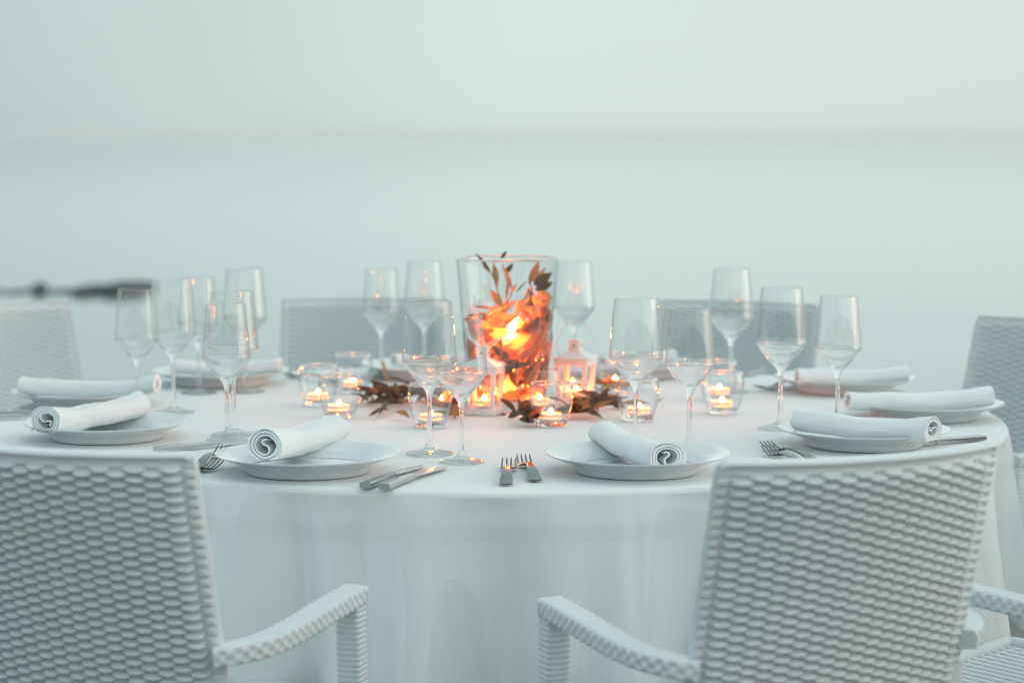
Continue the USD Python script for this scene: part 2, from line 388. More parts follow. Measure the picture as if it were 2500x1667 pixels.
# ------------------------------------------------------------------ chairs
def make_backrest():
    Wd, z0, z1, rec, bow, th = 0.408, 0.44, 0.868, 0.105, 0.052, 0.012
    ncol, pitch_v = 18, 0.0129
    border = 0.017
    inner = Wd - 2 * border
    cw = inner / ncol
    S = 8
    us = [-Wd / 2]
    us += list(-Wd / 2 + border * np.array([0.12, .25, .4, .55, .7, .82, .92]))
    us += list(-inner / 2 + np.arange(ncol * S + 1) * cw / S)
    us += list(Wd / 2 - border * np.array([.92, .82, .7, .55, .4, .25, .12])) + [Wd / 2]
    us = np.array(us)
    nv = int(round((z1 - z0) / pitch_v * 8)) + 1
    vs = np.linspace(z0, z1, nv)
    U, V = np.meshgrid(us, vs, indexing="ij")
    col = np.clip(np.floor((U + inner / 2) / cw), 0, ncol - 1)
    uu = (U + inner / 2) / cw - col - 0.5
    def relief(flip):
        h = np.zeros_like(U)
        for dc in (-1, 0, 1):                       # every strand dives under its neighbours, so each bead tapers into the next column
            c2 = col + dc
            x = uu - dc
            ph = (V - z0) / pitch_v + 0.5 * ((c2 + flip) % 2)
            vv = (ph - np.floor(ph)) * 2 - 1
            droop = vv - 0.13 * (2 * x) ** 2 + 0.06
            e2 = (np.abs(droop) / 0.70) ** 2.0 + (np.abs(x) / 0.70) ** 2.2
            hh = (0.0105, 0.0085)[flip] * np.maximum(0, 1 - e2) ** 0.5
            h = np.maximum(h, np.where((c2 < 0) | (c2 >= ncol), 0, hh))
        # border: plain ridges, one per strand, with a groove towards the weave
        ph2 = (V - z0) / pitch_v
        v2 = (ph2 - np.floor(ph2)) * 2 - 1
        e = (np.abs(U) - inner / 2) / border
        ridge = 0.0042 * np.sqrt(np.maximum(0, 1 - (np.abs(v2) / 0.85) ** 2)) * np.clip(np.sin(PI * np.clip((e - 0.22) / 0.78, 0, 1)), 0, 1) ** 0.5
        h = np.where(e > 0, ridge, h)
        h = np.where(V > z1 - 0.018, h * np.clip((z1 - V - 0.008) / 0.010, 0, 1), h)
        return h
    k = (V - z0) / (z1 - z0)
    ybase = rec * (1 - k) - bow * (1 - (2 * U / Wd) ** 2) * (0.35 + 0.65 * k)
    dyu = bow * 8 * U / Wd ** 2 * (0.35 + 0.65 * k)
    dyk = -rec / (z1 - z0)
    nrm = np.stack([dyu, -np.ones_like(U), np.full_like(U, dyk)], -1)   # towards the back (-y)
    nrm /= np.linalg.norm(nrm, axis=-1, keepdims=True)
    P = np.stack([U, ybase, V], -1)
    back = P + nrm * (th / 2 + relief(0))[..., None]
    front = P - nrm * (th / 2 + relief(1))[..., None]
    n1 = back.shape[0] * back.shape[1]
    f = grid_faces(len(us), len(vs))
    v = np.vstack([back.reshape(-1, 3), front.reshape(-1, 3)])
    a, b = f, f[:, ::-1] + n1
    idx = np.arange(n1).reshape(len(us), len(vs))
    loop = np.concatenate([idx[:-1, 0], idx[-1, :-1], idx[:0:-1, -1], idx[0, :0:-1]])
    nxt = np.roll(loop, -1)
    s = np.vstack([np.stack([loop, nxt + n1, nxt], 1), np.stack([loop, loop + n1, nxt + n1], 1)])
    tm = trimesh.Trimesh(v, np.vstack([a, b, s]), process=False)
    if tm.volume < 0:
        tm.invert()
    # rim: a rolled edge up one side, across the top and down the other
    def pt(u, z):
        kk = (z - z0) / (z1 - z0)
        return (u, rec * (1 - kk) - bow * (1 - (2 * u / Wd) ** 2) * (0.35 + 0.65 * kk), z)
    path = [pt(-Wd / 2, z) for z in np.linspace(z0, z1 - 0.012, 24)]
    path += [pt(-Wd / 2 + 0.012 - 0.012 * math.cos(q), z1 - 0.012 + 0.012 * math.sin(q)) for q in np.linspace(0.3, PI / 2, 5)]
    path += [pt(u, z1) for u in np.linspace(-Wd / 2 + 0.022, Wd / 2 - 0.022, 32)]
    path += [pt(Wd / 2 - 0.012 + 0.012 * math.sin(q), z1 - 0.012 + 0.012 * math.cos(q)) for q in np.linspace(0, PI / 2 - 0.3, 5)]
    path += [pt(Wd / 2, z) for z in np.linspace(z1 - 0.012, z0, 24)]
    path = np.array(path)
    across = np.zeros_like(path); across[:] = (0, 1, 0.2)
    nside = np.zeros(len(path))
    w = np.full(len(path), 0.006); h = np.full(len(path), 0.013)
    top = path[:, 2] > z1 - 0.004
    w[top] = 0.008; h[top] = 0.018
    rim = sweep(path, w, h, up=across, shape=rounded(0.42, 4))
    return tm, rim

def ridged_bar(path, w, h, up, notch, pitch=0.0085, side_notch=True):
    """A moulded wicker bar: strands wound round it as small ridges."""
    path = np.asarray(path, float)
    seg = np.linalg.norm(np.diff(path, axis=0), axis=1); s = np.concatenate([[0], np.cumsum(seg)])
    n = max(8, int(s[-1] / pitch) * 6)
    q = np.linspace(0, s[-1], n)
    pp = np.stack([np.interp(q, s, path[:, k]) for k in range(3)], 1)
    uu = np.stack([np.interp(q, s, np.asarray(up, float)[:, k]) for k in range(3)], 1) if np.ndim(up) == 2 else np.tile(up, (n, 1))
    ww = np.interp(q, s, np.broadcast_to(w, len(path))); hh = np.interp(q, s, np.broadcast_to(h, len(path)))
    sh = []
    c = 0.16
    base = rounded(c, 3)
    dens = []
    for a, b in zip(base, np.roll(base, -1, axis=0)):
        m = max(1, int(np.linalg.norm(b - a) / 0.08))
        for k in range(m):
            dens.append(a + (b - a) * k / m)
    sh = np.array(dens)
    t = np.gradient(pp, axis=0); t /= np.linalg.norm(t, axis=1, keepdims=True)
    sd = np.cross(t, uu); sd /= np.linalg.norm(sd, axis=1, keepdims=True); u2 = np.cross(sd, t)
    ph = q / pitch
    on_side = np.abs(sh[:, 0]) > 0.47
    on_top = np.abs(sh[:, 1]) > 0.47
    wave = 0.5 + 0.5 * np.sin(2 * PI * ph)[:, None]
    chk = (np.sin(2 * PI * ph / 1.9)[:, None] * np.cos(PI * (sh[None, :, 1] + .5) * 3.0))
    depth = np.where(on_side[None], np.tanh(3 * chk) * 0.0013, 0) + np.where(on_top[None], -0.00035 * wave, 0)
    if not side_notch:
        depth = -0.0016 * wave * np.ones((1, len(sh)))
    off = sh / np.maximum(np.linalg.norm(sh, axis=1, keepdims=True), 1e-9)
    v = pp[:, None] + sd[:, None] * (sh[None, :, :1] * ww[:, None, None] + off[None, :, :1] * depth[..., None]) \
        + u2[:, None] * (sh[None, :, 1:] * hh[:, None, None] + off[None, :, 1:] * depth[..., None])
    k = len(sh)
    f = grid_faces(n, k, wrap_v=True)
    v = v.reshape(-1, 3)
    c0 = len(v)
    v = np.vstack([v, pp[:1], pp[-1:]])
    r = np.arange(k)
    f = np.vstack([f, np.stack([np.full(k, c0), r, (r + 1) % k], 1), np.stack([np.full(k, c0 + 1), (n - 1) * k + (r + 1) % k, (n - 1) * k + r], 1)])
    tm = trimesh.Trimesh(v, f, process=False)
    if tm.volume < 0:
        tm.invert()
    return tm

def bez(p, n=24):
    p = np.asarray(p, float); return fine(p, k=n)

def make_chair(label):
    t = thing("wicker_armchair", label, "chair", group=None)
    back, rim = make_backrest()
    bk = put("backrest", back, M["resin"], t.GetPath(), smooth=50)
    put("rim", rim, M["resin"], bk.GetPath(), smooth=50)
    for s in (-1, 1):
        arm = bez([(s * .198, .050, .606), (s * .222, .068, .609), (s * .243, .105, .613), (s * .250, .17, .618), (s * .250, .26, .626), (s * .247, .352, .631), (s * .2468, .363, .6312)], 10)
        put("armrest", ridged_bar(arm, 0.039, 0.0255, (0, 0, 1), True), M["resin"], t.GetPath(), smooth=40)
        leg = bez([(s * .247, .348, .6195), (s * .2475, .349, .55), (s * .2485, .356, .44), (s * .252, .372, .2), (s * .255, .385, .0)], 10)
        put("front_leg", ridged_bar(leg, 0.036, 0.032, (0, 1, 0), True, 0.0075, side_notch=False), M["resin"], t.GetPath(), smooth=40)
        rl = bez([(s * .195, .075, .57), (s * .198, .07, .44), (s * .21, .02, .2), (s * .22, -.03, 0)], 10)
        put("rear_leg", sweep(rl, np.linspace(.034, .026, len(rl)), np.linspace(.030, .024, len(rl)), (0, 1, 0), rounded(.3, 3)), M["resin"], t.GetPath())
    # seat: a moulded lattice with open cells
    n = 22
    sx0, sx1, sy0, sy1 = -.225, .225, .095, .50
    parts = []
    for k in range(n):
        x = sx0 + (sx1 - sx0) * k / (n - 1)
        parts.append(sweep([(x, sy0, .447), (x, (sy0 + sy1) / 2, .437), (x, sy1, .447)], .0115, .008, (0, 0, 1), rounded(.3, 2)))
    for k in range(21):
        y = sy0 + (sy1 - sy0) * k / 20
        zc = .447 - .010 * (1 - ((k - 10) / 10) ** 2)
        parts.append(sweep([(sx0, y, zc), (0, y, zc - .001), (sx1, y, zc)], .011, .006, (0, 0, 1), rounded(.3, 2)))
    st = put("seat", cat(*parts), M["resin"], t.GetPath(), smooth=40)
    fr = [(sx0, sy0, .445), (sx0, sy1, .445), (sx1, sy1, .445), (sx1, sy0, .445)]
    bars = [sweep([fr[k], fr[(k + 1) % 4]], .024, .03, (0, 0, 1), rounded(.35, 3)) for k in range(4)]
    put("frame", cat(*bars), M["resin"], st.GetPath(), smooth=40)
    return t

def chair_pose(left, right):
    """left, right: ground positions of the backrest's top corners as the sitter has them (left hand, right hand)."""
    l, r = np.asarray(left, float), np.asarray(right, float)
    ax = (r - l) / np.linalg.norm(r - l)
    return (*(l + r) / 2, 0.0), math.atan2(ax[1], ax[0])

def top_at(px, py, z=0.87):
    return W(px, py, z - TABLE_Z)[:2]

def along(p, yaw, w=0.408):
    return p + w * np.array([math.cos(yaw), math.sin(yaw)])

GC = "white wicker armchairs round the table"
poses = []
a = top_at(1754, 1127); b = top_at(2429, 1079)
poses.append((chair_pose(a, a + (b - a) / np.linalg.norm(b - a) * .408), "white woven armchair seen from behind at the front right of the table"))
b = top_at(473, 1107)
poses.append((chair_pose(along(b, PI - math.radians(22)), b), "white woven armchair seen from behind, cut by the left edge of the photo in front"))
a, b = top_at(689, 730), top_at(1101, 731)
poses.append((chair_pose(b, a), "white armchair facing the camera beyond the table, left of the tall vase"))
a, b = top_at(1604, 732), top_at(2004, 745)
poses.append((chair_pose(b, a), "white armchair facing the camera beyond the table, right of the tall vase"))
b = top_at(173, 735)
poses.append((chair_pose(b, along(b, PI + math.radians(50))), "white woven armchair at the far left edge behind the leftmost glasses"))
b = top_at(2389.5, 771)
poses.append((chair_pose(along(b, math.radians(-56)), b), "white armchair at the far right edge, its back rising above the table rim"))
poses.append((((1.36, 4.00, 0), math.radians(92)), "white armchair at the right end of the table, mostly outside the photo beside the cloth"))
poses.append((((1.02, 3.10, 0), math.radians(48)), "white armchair with its seat and arm showing in the lower right corner"))
chair0 = make_chair(poses[0][1])
for k, ((loc, rz), lab) in enumerate(poses):
    if k == 0:
        place(chair0, loc, rz); tag(chair0, group=GC)
    else:
        copy_of(chair0, "wicker_armchair", lab, "chair", loc, rz, GC)

# ------------------------------------------------------------------ plates
plate_prof = fine([(0, .001), (.085, .001), (.0925, .0), (.096, .003), (.101, .0115), (.108, .0158), (.125, .0218), (.1395, .0275), (.1405, .0287), (.1393, .0297), (.124, .0248), (.108, .0183), (.101, .0130), (.094, .0085), (.084, .0065), (0, .006)], k=4, sharp=(1,))
pv, pf, pn = lathe(plate_prof, 96)
np_ = len(plate_prof)
seg = pf % np_
segmin = seg.min(1)
def make_plate(label, loc, group):
    t = thing("dinner_plate", label, "plate", loc, 0, group)
    for nm, lo, hi in (("foot", 0, 12), ("rim", 12, 44), ("well", 44, 999)):
        m, n = sub(pv, pf, pn, (segmin >= lo) & (segmin < hi))
        put(nm, m, M["porcelain"], t.GetPath(), normals=n)
    return t
GP = "white dinner plates set round the table"
plates = [
    (752, 3.441, "white dinner plate under a napkin at the front left of the table"),
    (1556, 3.441, "white dinner plate under a napkin at the front right, right of the two front forks"),
    (263, 3.833, "white dinner plate at the left, its napkin roll lying beside a loose flap"),
    (212, 4.314, "white dinner plate at the far left edge under the long level napkin"),
    (540, 4.693, "white dinner plate at the back left, its side glowing orange"),
    (2109, 3.739, "white dinner plate at the right, behind the front right chair"),
    (2259, 4.117, "white dinner plate nearest the right rim of the table"),
    (2060, 4.56, "white dinner plate at the back right, its side glowing red"),
    (1040, 4.83, "white dinner plate beyond the front lantern, left of the vase"),
    (1549, 4.86, "white dinner plate beyond the two wine glasses right of the vase"),
]
plate_xy = []
plate0 = None
for px, d, lab in plates:
    zc = d * math.cos(PITCH) + 0.5 * math.sin(PITCH)
    x = (px - 1250) / FPX * zc
    plate_xy.append((x, d))
    loc = (x, d, TABLE_Z + 0.0012)
    if plate0 is None:
        plate0 = make_plate(lab, loc, GP)
    else:
        copy_of(plate0, "dinner_plate", lab, "plate", loc, 0.3 * len(plate_xy), GP)

# ------------------------------------------------------------------ napkins
def napkin(A, B, R, label, seed, hand=1, flat=0.82, waist=0.11, taper=0.12, turn0=0.0, flap=None, z=0.0):
    """A cloth napkin rolled from A to B (points on its axis)."""
    r = np.random.default_rng(seed)
    A, B = np.asarray(A, float), np.asarray(B, float)
    ax = B - A; ln = np.linalg.norm(ax); ax /= ln
    side = np.cross(ax, (0, 0, 1)); side /= np.linalg.norm(side); up = np.cross(side, ax)
    # the section: loose outer turns, then an S curl inside
    turns = 4.1 + 0.6 * r.random()
    th = np.linspace(0, turns * 2 * PI, 160)
    rad = R * (1 - 0.100 * th / (2 * PI) - 0.018 * np.sin(th * 2 + seed * 1.7) - 0.02 * np.sin(th * 0.5 + seed))
    sec = np.stack([np.cos(-th + turn0), np.sin(-th + turn0)], 1) * rad[:, None]
    e = sec[-1]; er = np.linalg.norm(e); ea = math.atan2(e[1], e[0])
    q = np.linspace(0.12, 1, 22)
    r1 = er * 0.52
    c1 = np.array([math.cos(ea), math.sin(ea)]) * (er - r1)
    arc1 = c1 + r1 * np.stack([np.cos(ea - q * PI * 1.02), np.sin(ea - q * PI * 1.02)], 1)
    e2 = arc1[-1]; a2 = math.atan2(e2[1], e2[0])
    r2 = er * 0.30
    dirn = np.array([math.cos(ea - PI * 1.02), math.sin(ea - PI * 1.02)])
    c2 = e2 + dirn * r2
    arc2 = c2 + r2 * np.stack([np.cos(ea - PI * 1.02 + PI + q * PI * 1.1), np.sin(ea - PI * 1.02 + PI + q * PI * 1.1)], 1)
    sec = np.vstack([sec, arc1, arc2])
    sec[:, 0] *= hand
    tng = np.gradient(sec, axis=0); tng /= np.linalg.norm(tng, axis=1, keepdims=True)
    nrm = np.stack([-tng[:, 1], tng[:, 0]], 1)
    T = 0.0024
    m, ns = len(sec), 34
    s = np.linspace(0, 1, ns)
    outs = []
    for sg in (0.5, -0.5):
        P = sec + nrm * T * sg
        layer = []
        for k in range(ns):
            sc = 1 + taper * (.5 - s[k]) + waist * (abs(2 * s[k] - 1) ** 1.6 - 0.55) + 0.05 * (meshkit.fbm(np.array([s[k] * 3.1, seed * 5.3, 0.4])) - 0.5)
            wob = 0.06 * R * np.stack([np.full(m, meshkit.noise(np.array([s[k] * 2.7, seed + .3, 2.0])) - .5), np.full(m, 0)], 1)
            d = 1 + 0.34 * (meshkit.fbm(np.stack([P[:, 0] * 42, P[:, 1] * 42, np.full(m, s[k] * 2.6 + seed * 3)], -1)) - 0.5)
            Q = P * (d * sc)[:, None] * np.array([1.06, flat]) + wob
            Q[:, 1] = np.maximum(Q[:, 1], -R * flat * 0.93)          # flattened where it lies
            endskew = 0.0035 * np.cos(th[0] + 3 * s[k])
            skew = 0.004 * (meshkit.fbm(np.stack([P[:, 0] * 30, P[:, 1] * 30, np.full(m, seed)], -1)) - .5) * (1 if k in (0, ns - 1) else 0)
            lift = -0.007 * math.sin(PI * s[k]) + 0.0035 * (meshkit.noise(np.array([s[k] * 4.3, seed * 2.7, 5.0])) - .5) * 2
            pos = A + ax * (s[k] * ln) + Q[:, :1] * side + (Q[:, 1:] + lift) * up + skew[:, None] * ax
            layer.append(pos)
        outs.append(np.stack(layer, 1))                                # m x ns
    n1 = m * ns
    v = np.vstack([outs[0].reshape(-1, 3), outs[1].reshape(-1, 3)])
    f = grid_faces(m, ns)
    idx = np.arange(n1).reshape(m, ns)
    loop = np.concatenate([idx[:-1, 0], idx[-1, :-1], idx[:0:-1, -1], idx[0, :0:-1]])
    nxt = np.roll(loop, -1)
    F = np.vstack([f, f[:, ::-1] + n1, np.stack([loop, nxt + n1, nxt], 1), np.stack([loop, loop + n1, nxt + n1], 1)])
    tm = trimesh.Trimesh(v, F, process=False)
    if tm.volume < 0:
        tm.invert()
    t = thing("rolled_napkin", label, "napkin", group="rolled white napkins on the plates")
    put("roll", tm, M["napkin"], t.GetPath(), smooth=50)
    if flap is not None:
        # a loose outer flap that lies on the plate beside the roll
        w = flap
        uu = np.linspace(0, 1, 18); ss = np.linspace(0.04, 0.98, 20)
        V = []
        for u in uu:
            for q in ss:
                off = side * hand * (R * 0.3 + w * u * (0.55 + 0.45 * q))
                hgt = -R * flat * 0.86 + 0.010 * (1 - u) ** 2 + 0.003 * math.sin(q * 7 + u * 3) * u
                V.append(A + ax * (q * ln) + off + up * hgt)
        V = np.array(V); n = len(V)
        f = grid_faces(len(uu), len(ss))
        V2 = np.vstack([V, V - up * 0.002])
        idx = np.arange(n).reshape(len(uu), len(ss))
        loop = np.concatenate([idx[:-1, 0], idx[-1, :-1], idx[:0:-1, -1], idx[0, :0:-1]]); nxt = np.roll(loop, -1)
        F = np.vstack([f, f[:, ::-1] + n, np.stack([loop, nxt + n, nxt], 1), np.stack([loop, loop + n, nxt + n], 1)])
        tm2 = trimesh.Trimesh(V2, F, process=False)
        if tm2.volume < 0:
            tm2.invert()
        put("flap", tm2, M["napkin"], t.GetPath(), smooth=50)
    return t

def roll_at(k, ends, R, label, seed, **kw):
    za = kw.pop("za", 0.012); zb = kw.pop("zb", 0.016)
    A = W(*ends[0], za + R * 0.9); B = W(*ends[1], zb + R * 0.9)
    lmax = kw.pop("maxlen", 0.25)
    v = B - A; ln = np.linalg.norm(v)
    keep = kw.pop("keep", "A")
    if ln > lmax:
        if keep == "A": B = A + v / ln * lmax
        else: A = B - v / ln * lmax
    return napkin(A, B, R, label, seed, **kw)
roll_at(0, [(647, 1089), (815, 1048)], .0285, "rolled white napkin, open spiral end towards the camera, on the front left plate", 1, hand=-1, turn0=1.2, za=.016)
roll_at(1, [(1631, 1112), (1476, 1060)], .0255, "rolled white napkin pointing left and away on the front right plate", 2, turn0=0.6, za=.012)
roll_at(2, [(114, 1026), (339, 985)], .0255, "rolled white napkin with a loose flap on the left plate before the leftmost glasses", 3, hand=-1, turn0=2.0, za=.02, zb=.022, waist=0.12, flap=0.062)
roll_at(3, [(384, 941), (48, 938)], .0205, "long level rolled napkin at the far left edge of the table", 4, za=.022, zb=.020, maxlen=.27, turn0=0.3)
roll_at(4, [(686, 893), (421, 890)], .0185, "rolled napkin at the back left, round pinkish end beside the candle holders", 5, za=.022, zb=.022, maxlen=.26, turn0=0.3)
roll_at(5, [(2277, 1049), (1950, 1018)], .0235, "rolled white napkin, hollow end to the right, behind the front right chair", 6, za=.022, zb=.022, maxlen=.26, hand=-1)
roll_at(6, [(2416, 968), (2064, 976)], .0215, "rolled white napkin on the plate nearest the right rim", 7, za=.022, zb=.022, maxlen=.27, hand=-1)
roll_at(7, [(1945, 917), (2215, 910)], .0195, "rolled white napkin on the back right plate above the red glow", 8, za=.022, zb=.026, maxlen=.25)
roll_at(8, [(1130, 872), (960, 880)], .018, "rolled napkin on the far plate left of the vase", 9, za=.022, zb=.022, maxlen=.2)
roll_at(9, [(1640, 868), (1470, 878)], .018, "rolled napkin on the far plate seen through the wine glasses right of the vase", 10, za=.022, zb=.022, maxlen=.2)

# ------------------------------------------------------------------ cutlery
M["steel_dark_reflection"] = plain("steel_dark_reflection", (0.15, 0.165, 0.175), 0.13, metallic=1.0)  # dark reflections on the forks put into the base colour
def fork(handle, tip, label, group="forks laid beside the plates", z=0.0015):
    A, B = W(*handle, 0.004), W(*tip, 0.012)
    A[2] = B[2] = 0
    ax = (B - A)[:2]; ln = 0.205
    yaw = math.atan2(ax[1], ax[0])
    t = thing("fork", label, "fork", (B[0] - ln * math.cos(yaw), B[1] - ln * math.sin(yaw), TABLE_Z + z), yaw, group)
    s = np.linspace(0, 1, 22)
    hx = s * 0.128
    hz = 0.0025 + 0.0105 * np.sin(s * PI * 0.72) ** 1.2
    put("handle", sweep(np.stack([hx, hx * 0, hz], 1), np.interp(s, [0, .15, .6, 1], [.019, .019, .0125, .0085]), np.interp(s, [0, 1], [.0022, .003]), (0, 0, 1), rounded(.2, 2)), M["steel_dark_reflection"], t.GetPath(), smooth=30)
    q = np.linspace(0, 1, 12)
    z1 = hz[-1]
    bx = 0.127 + q * 0.034
    bz = z1 + (0.003 - z1) * np.sin(q * PI / 2)
    hd = put("head", sweep(np.stack([bx, bx * 0, bz], 1), np.interp(q, [0, .25, .7, 1], [.0085, .013, .0235, .0245]), .0022, (0, 0, 1), rounded(.2, 2)), M["steel_dark_reflection"], t.GetPath(), smooth=30)
    for k in range(4):
        y = (k - 1.5) * 0.0070
        tx = 0.160 + q * 0.045
        tz = 0.003 + 0.010 * q ** 1.7
        put("tine", sweep(np.stack([tx, y * (1 - 0.06 * q), tz], 1), np.interp(q, [0, .8, 1], [.0036, .0027, .0012]), np.interp(q, [0, 1], [.0022, .0012]), (0, 0, 1), rounded(.3, 2)), M["steel_dark_reflection"], hd.GetPath(), smooth=30)
    return t

def knife(handle, tip, label, group="table knives laid beside the plates", z=0.0015, ln=0.235):
    A, B = W(*handle, 0.004), W(*tip, 0.004)
    ax = (B - A)[:2]
    yaw = math.atan2(ax[1], ax[0])
    t = thing("table_knife", label, "knife", (A[0], A[1], TABLE_Z + z), yaw, group)
    s = np.linspace(0, 1, 14)
    put("handle", sweep(np.stack([s * .105, s * 0, .0048 + .001 * s], 1), np.interp(s, [0, .1, 1], [.0185, .019, .0125]), np.interp(s, [0, .1, 1], [.0088, .0092, .0072]), (0, 0, 1), rounded(.18, 2)), M["steel"], t.GetPath(), smooth=25)
    q = np.linspace(0, 1, 20)
    wid = np.interp(q, [0, .08, .3, .7, .92, 1], [.010, .0135, .0205, .0215, .015, .004])
    put("blade", sweep(np.stack([.104 + q * (ln - .104), .0025 * np.sin(q * PI), .0052 - .003 * q], 1), wid, np.interp(q, [0, .15, 1], [.005, .0018, .001]), (0, 0, 1), rounded(.3, 2)), M["steel"], t.GetPath(), smooth=25)
    return t
fork((1233, 1194), (1243, 1120), "left one of the two upright forks at the front edge of the table")
fork((1319, 1191), (1277, 1112), "right one of the two forks at the front edge, its handle slanting to the right")
fork((440, 1170), (548, 1089), "fork beside the front left plate, its dark tines against the plate rim")
fork((418, 1172), (536, 1122), "fork nearest the front left chair back, lying under the plate rim", z=0.0016)
fork((58, 1041), (-238, 1078), "upper one of the two dark forks at the left edge of the photo", z=0.0016)
fork((54, 1051), (-240, 1090), "lower one of the two dark forks at the left edge of the photo", z=0.0016)
fork((1968, 1122), (1868, 1079), "upper fork of the pair that lies left of the plate behind the front right chair")
fork((1958, 1140), (1873, 1090), "lower fork of the pair that lies left of the plate behind the front right chair")
fork((740, 922), (690, 906), "dark fork behind the back left napkin end beside the candle holders")
fork((1930, 940), (1848, 943), "fork lying left of the back right plate")
knife((892, 1188), (1059, 1125), "upper one of the two knives at the front, right of the front left plate")
knife((937, 1191), (1077, 1142), "lower one of the two knives at the front, nearest the table edge")
knife((380, 1100), (506, 1088), "knife lying between the left plate and the front left forks")
knife((-70, 1014), (84, 1010), "upper knife at the left edge of the photo between two plates", z=0.0016)
knife((-90, 1022), (80, 1018), "lower knife at the left edge of the photo between two plates", z=0.0016)
knife((2400, 1071), (2292, 1080), "knife at the right beside the open napkin end")
knife((1820, 916), (1850, 908), "knife near the far edge of the table, right of the candle holders")
knife((905, 922), (915, 902), "knife near the far edge of the table, left of the vase")

# ------------------------------------------------------------------ wine glasses
outer = fine([(0, .0004), (.020, .0008), (.036, .0), (.0385, .0011), (.0365, .0026), (.022, .0052), (.0105, .0095), (.0058, .0165), (.0043, .030), (.0038, .060), (.0041, .088), (.0056, .099), (.0100, .1065), (.0172, .1145), (.0300, .1292), (.0424, .1460), (.0443, .1500), (.0439, .1560), (.0402, .2035), (.0360, .2465)], k=4)
tipc = [(.03585, .2471), (.0355, .2471)]
inner = fine([(.03535, .2465), (.0395, .2035), (.0432, .1560), (.0436, .1505), (.0417, .1470), (.0288, .1308), (.0160, .1188), (.0075, .1142), (0, .1135)], k=4)
gprof = np.vstack([outer, tipc, inner])
gv, gf, gn = lathe(gprof, 56)
gseg = (gf % len(gprof)).min(1)
zmid = gprof[:, 1]
i_foot = int(np.argmax(zmid[:60] > 0.0166))
i_stem = int(np.argmax(zmid > 0.0985))
n_out = len(outer)
gtop = gprof[gf % len(gprof)][:, :, 1]
def make_glass(label, loc, group, scale):
    t = thing("wine_glass", label, "wine glass", loc, 0, group, scale)
    upper = gtop.min(1) > 0.1520
    rim = gtop.min(1) > 0.2425
    outside = (gf % len(gprof)).max(1) < n_out + 1
    inb = gseg >= i_stem
    for nm, keep, mt in (("foot", gseg < i_foot, "foot_glass"), ("stem", (gseg >= i_foot) & (gseg < i_stem), "glass"), ("bowl_cone", inb & ~upper, "cone_glass"),
                         ("bowl_wall", inb & upper & ~rim & outside, "bowl_glass"), ("rim", inb & rim, "glass")):
        m, n = sub(gv, gf, gn, keep)
        put(nm, m, M[mt], t.GetPath(), normals=n)
    return t
GG = "clear wine glasses standing on the table"
big, small = (1, 1, 1), (.915, .915, .935)
glasses = [
    (555, 1074, small, "small wine glass in front of the left pair, between the left and front left plates"),
    (571, 1061, big, "taller wine glass of the left pair, just behind the small one"),
    (337, 1011, small, "leftmost wine glass, its stem rising behind the napkin on the left plate"),
    (424, 1007, big, "second wine glass from the left, standing on open cloth"),
    (486, 960, small, "third wine glass from the left, in front of the back left plate"),
    (600, 957, big, "tall wine glass right of the back left plate, fourth along the left"),
    (1049, 1108, big, "tall wine glass in front of the front lantern, left one of the front centre pair"),
    (1127, 1128, small, "wine glass nearest the camera, right one of the front centre pair"),
    (1552, 1095, big, "tall wine glass behind the front right napkin, left one of its pair"),
    (1683, 1098, small, "small wine glass behind the front right plate, right one of its pair"),
    (1905, 1046, big, "tall wine glass left of the plate behind the front right chair"),
    (2044, 1043, small, "small wine glass whose stem stands behind the napkin near the front right chair"),
    (1402, 921, big, "far wine glass directly right of the tall vase, behind the back lantern"),
    (1784, 957, big, "far wine glass behind the pair of candle holders on the right"),
    (932, 923, small, "far wine glass in front of the chair left of the vase"),
    (1037, 921, big, "far wine glass directly left of the tall vase"),
]
proto = {}
for px, py, sc, lab in glasses:
    loc = W(px, py, 0.0012)
    if "g" not in proto:
        proto["g"] = make_glass(lab, loc, GG, sc)
    else:
        copy_of(proto["g"], "wine_glass", lab, "wine glass", loc, 0.21 * len(used), GG, sc)

# ------------------------------------------------------------------ candles and holders
def flame_mesh(r, h, lean=(0, 0)):
    prof = fine([(0, 0), (r * .75, h * .12), (r, h * .32), (r * .72, h * .58), (r * .3, h * .82), (0, h)], k=4)
    v, f, n = lathe(prof, 14)
    k = (v[:, 2] / h) ** 1.6
    v[:, 0] += lean[0] * k; v[:, 1] += lean[1] * k
    return (v, f)

hol_out = fine([(0, .001), (.022, .0), (.0262, .0015), (.0285, .008), (.0345, .026), (.0385, .046), (.0392, .058), (.0380, .0685), (.0364, .0755)], k=3)
hol_in = fine([(.0328, .0755), (.0357, .068), (.0368, .058), (.0361, .046), (.0321, .027), (.0268, .0125), (.020, .0098), (0, .0092)], k=3)
hprof = np.vstack([hol_out, [(.0360, .0768), (.0352, .0776), (.0341, .0776), (.0331, .0768)], hol_in])
hv, hf, hn = lathe(hprof, 48)
hseg = (hf % len(hprof)).min(1)
zmean = hv[hf][:, :, 2].max(1)
def make_holder(label, loc, group):
    t = thing("votive_holder", label, "candle holder", loc, 0, group)
    low = zmean <= 0.0128
    m, n = sub(hv, hf, hn, low); put("base", m, M["glass"], t.GetPath(), normals=n)
    top = (hprof[(hf % len(hprof))][:, :, 1].min(1) > 0.0715)
    out_ = (hf % len(hprof)).max(1) < len(hol_out) + 1
    m, n = sub(hv, hf, hn, ~low & ~top & out_); put("wall", m, M["pane"], t.GetPath(), normals=n)
    m, n = sub(hv, hf, hn, top); put("lip", m, M["glass"], t.GetPath(), normals=n)
    return t
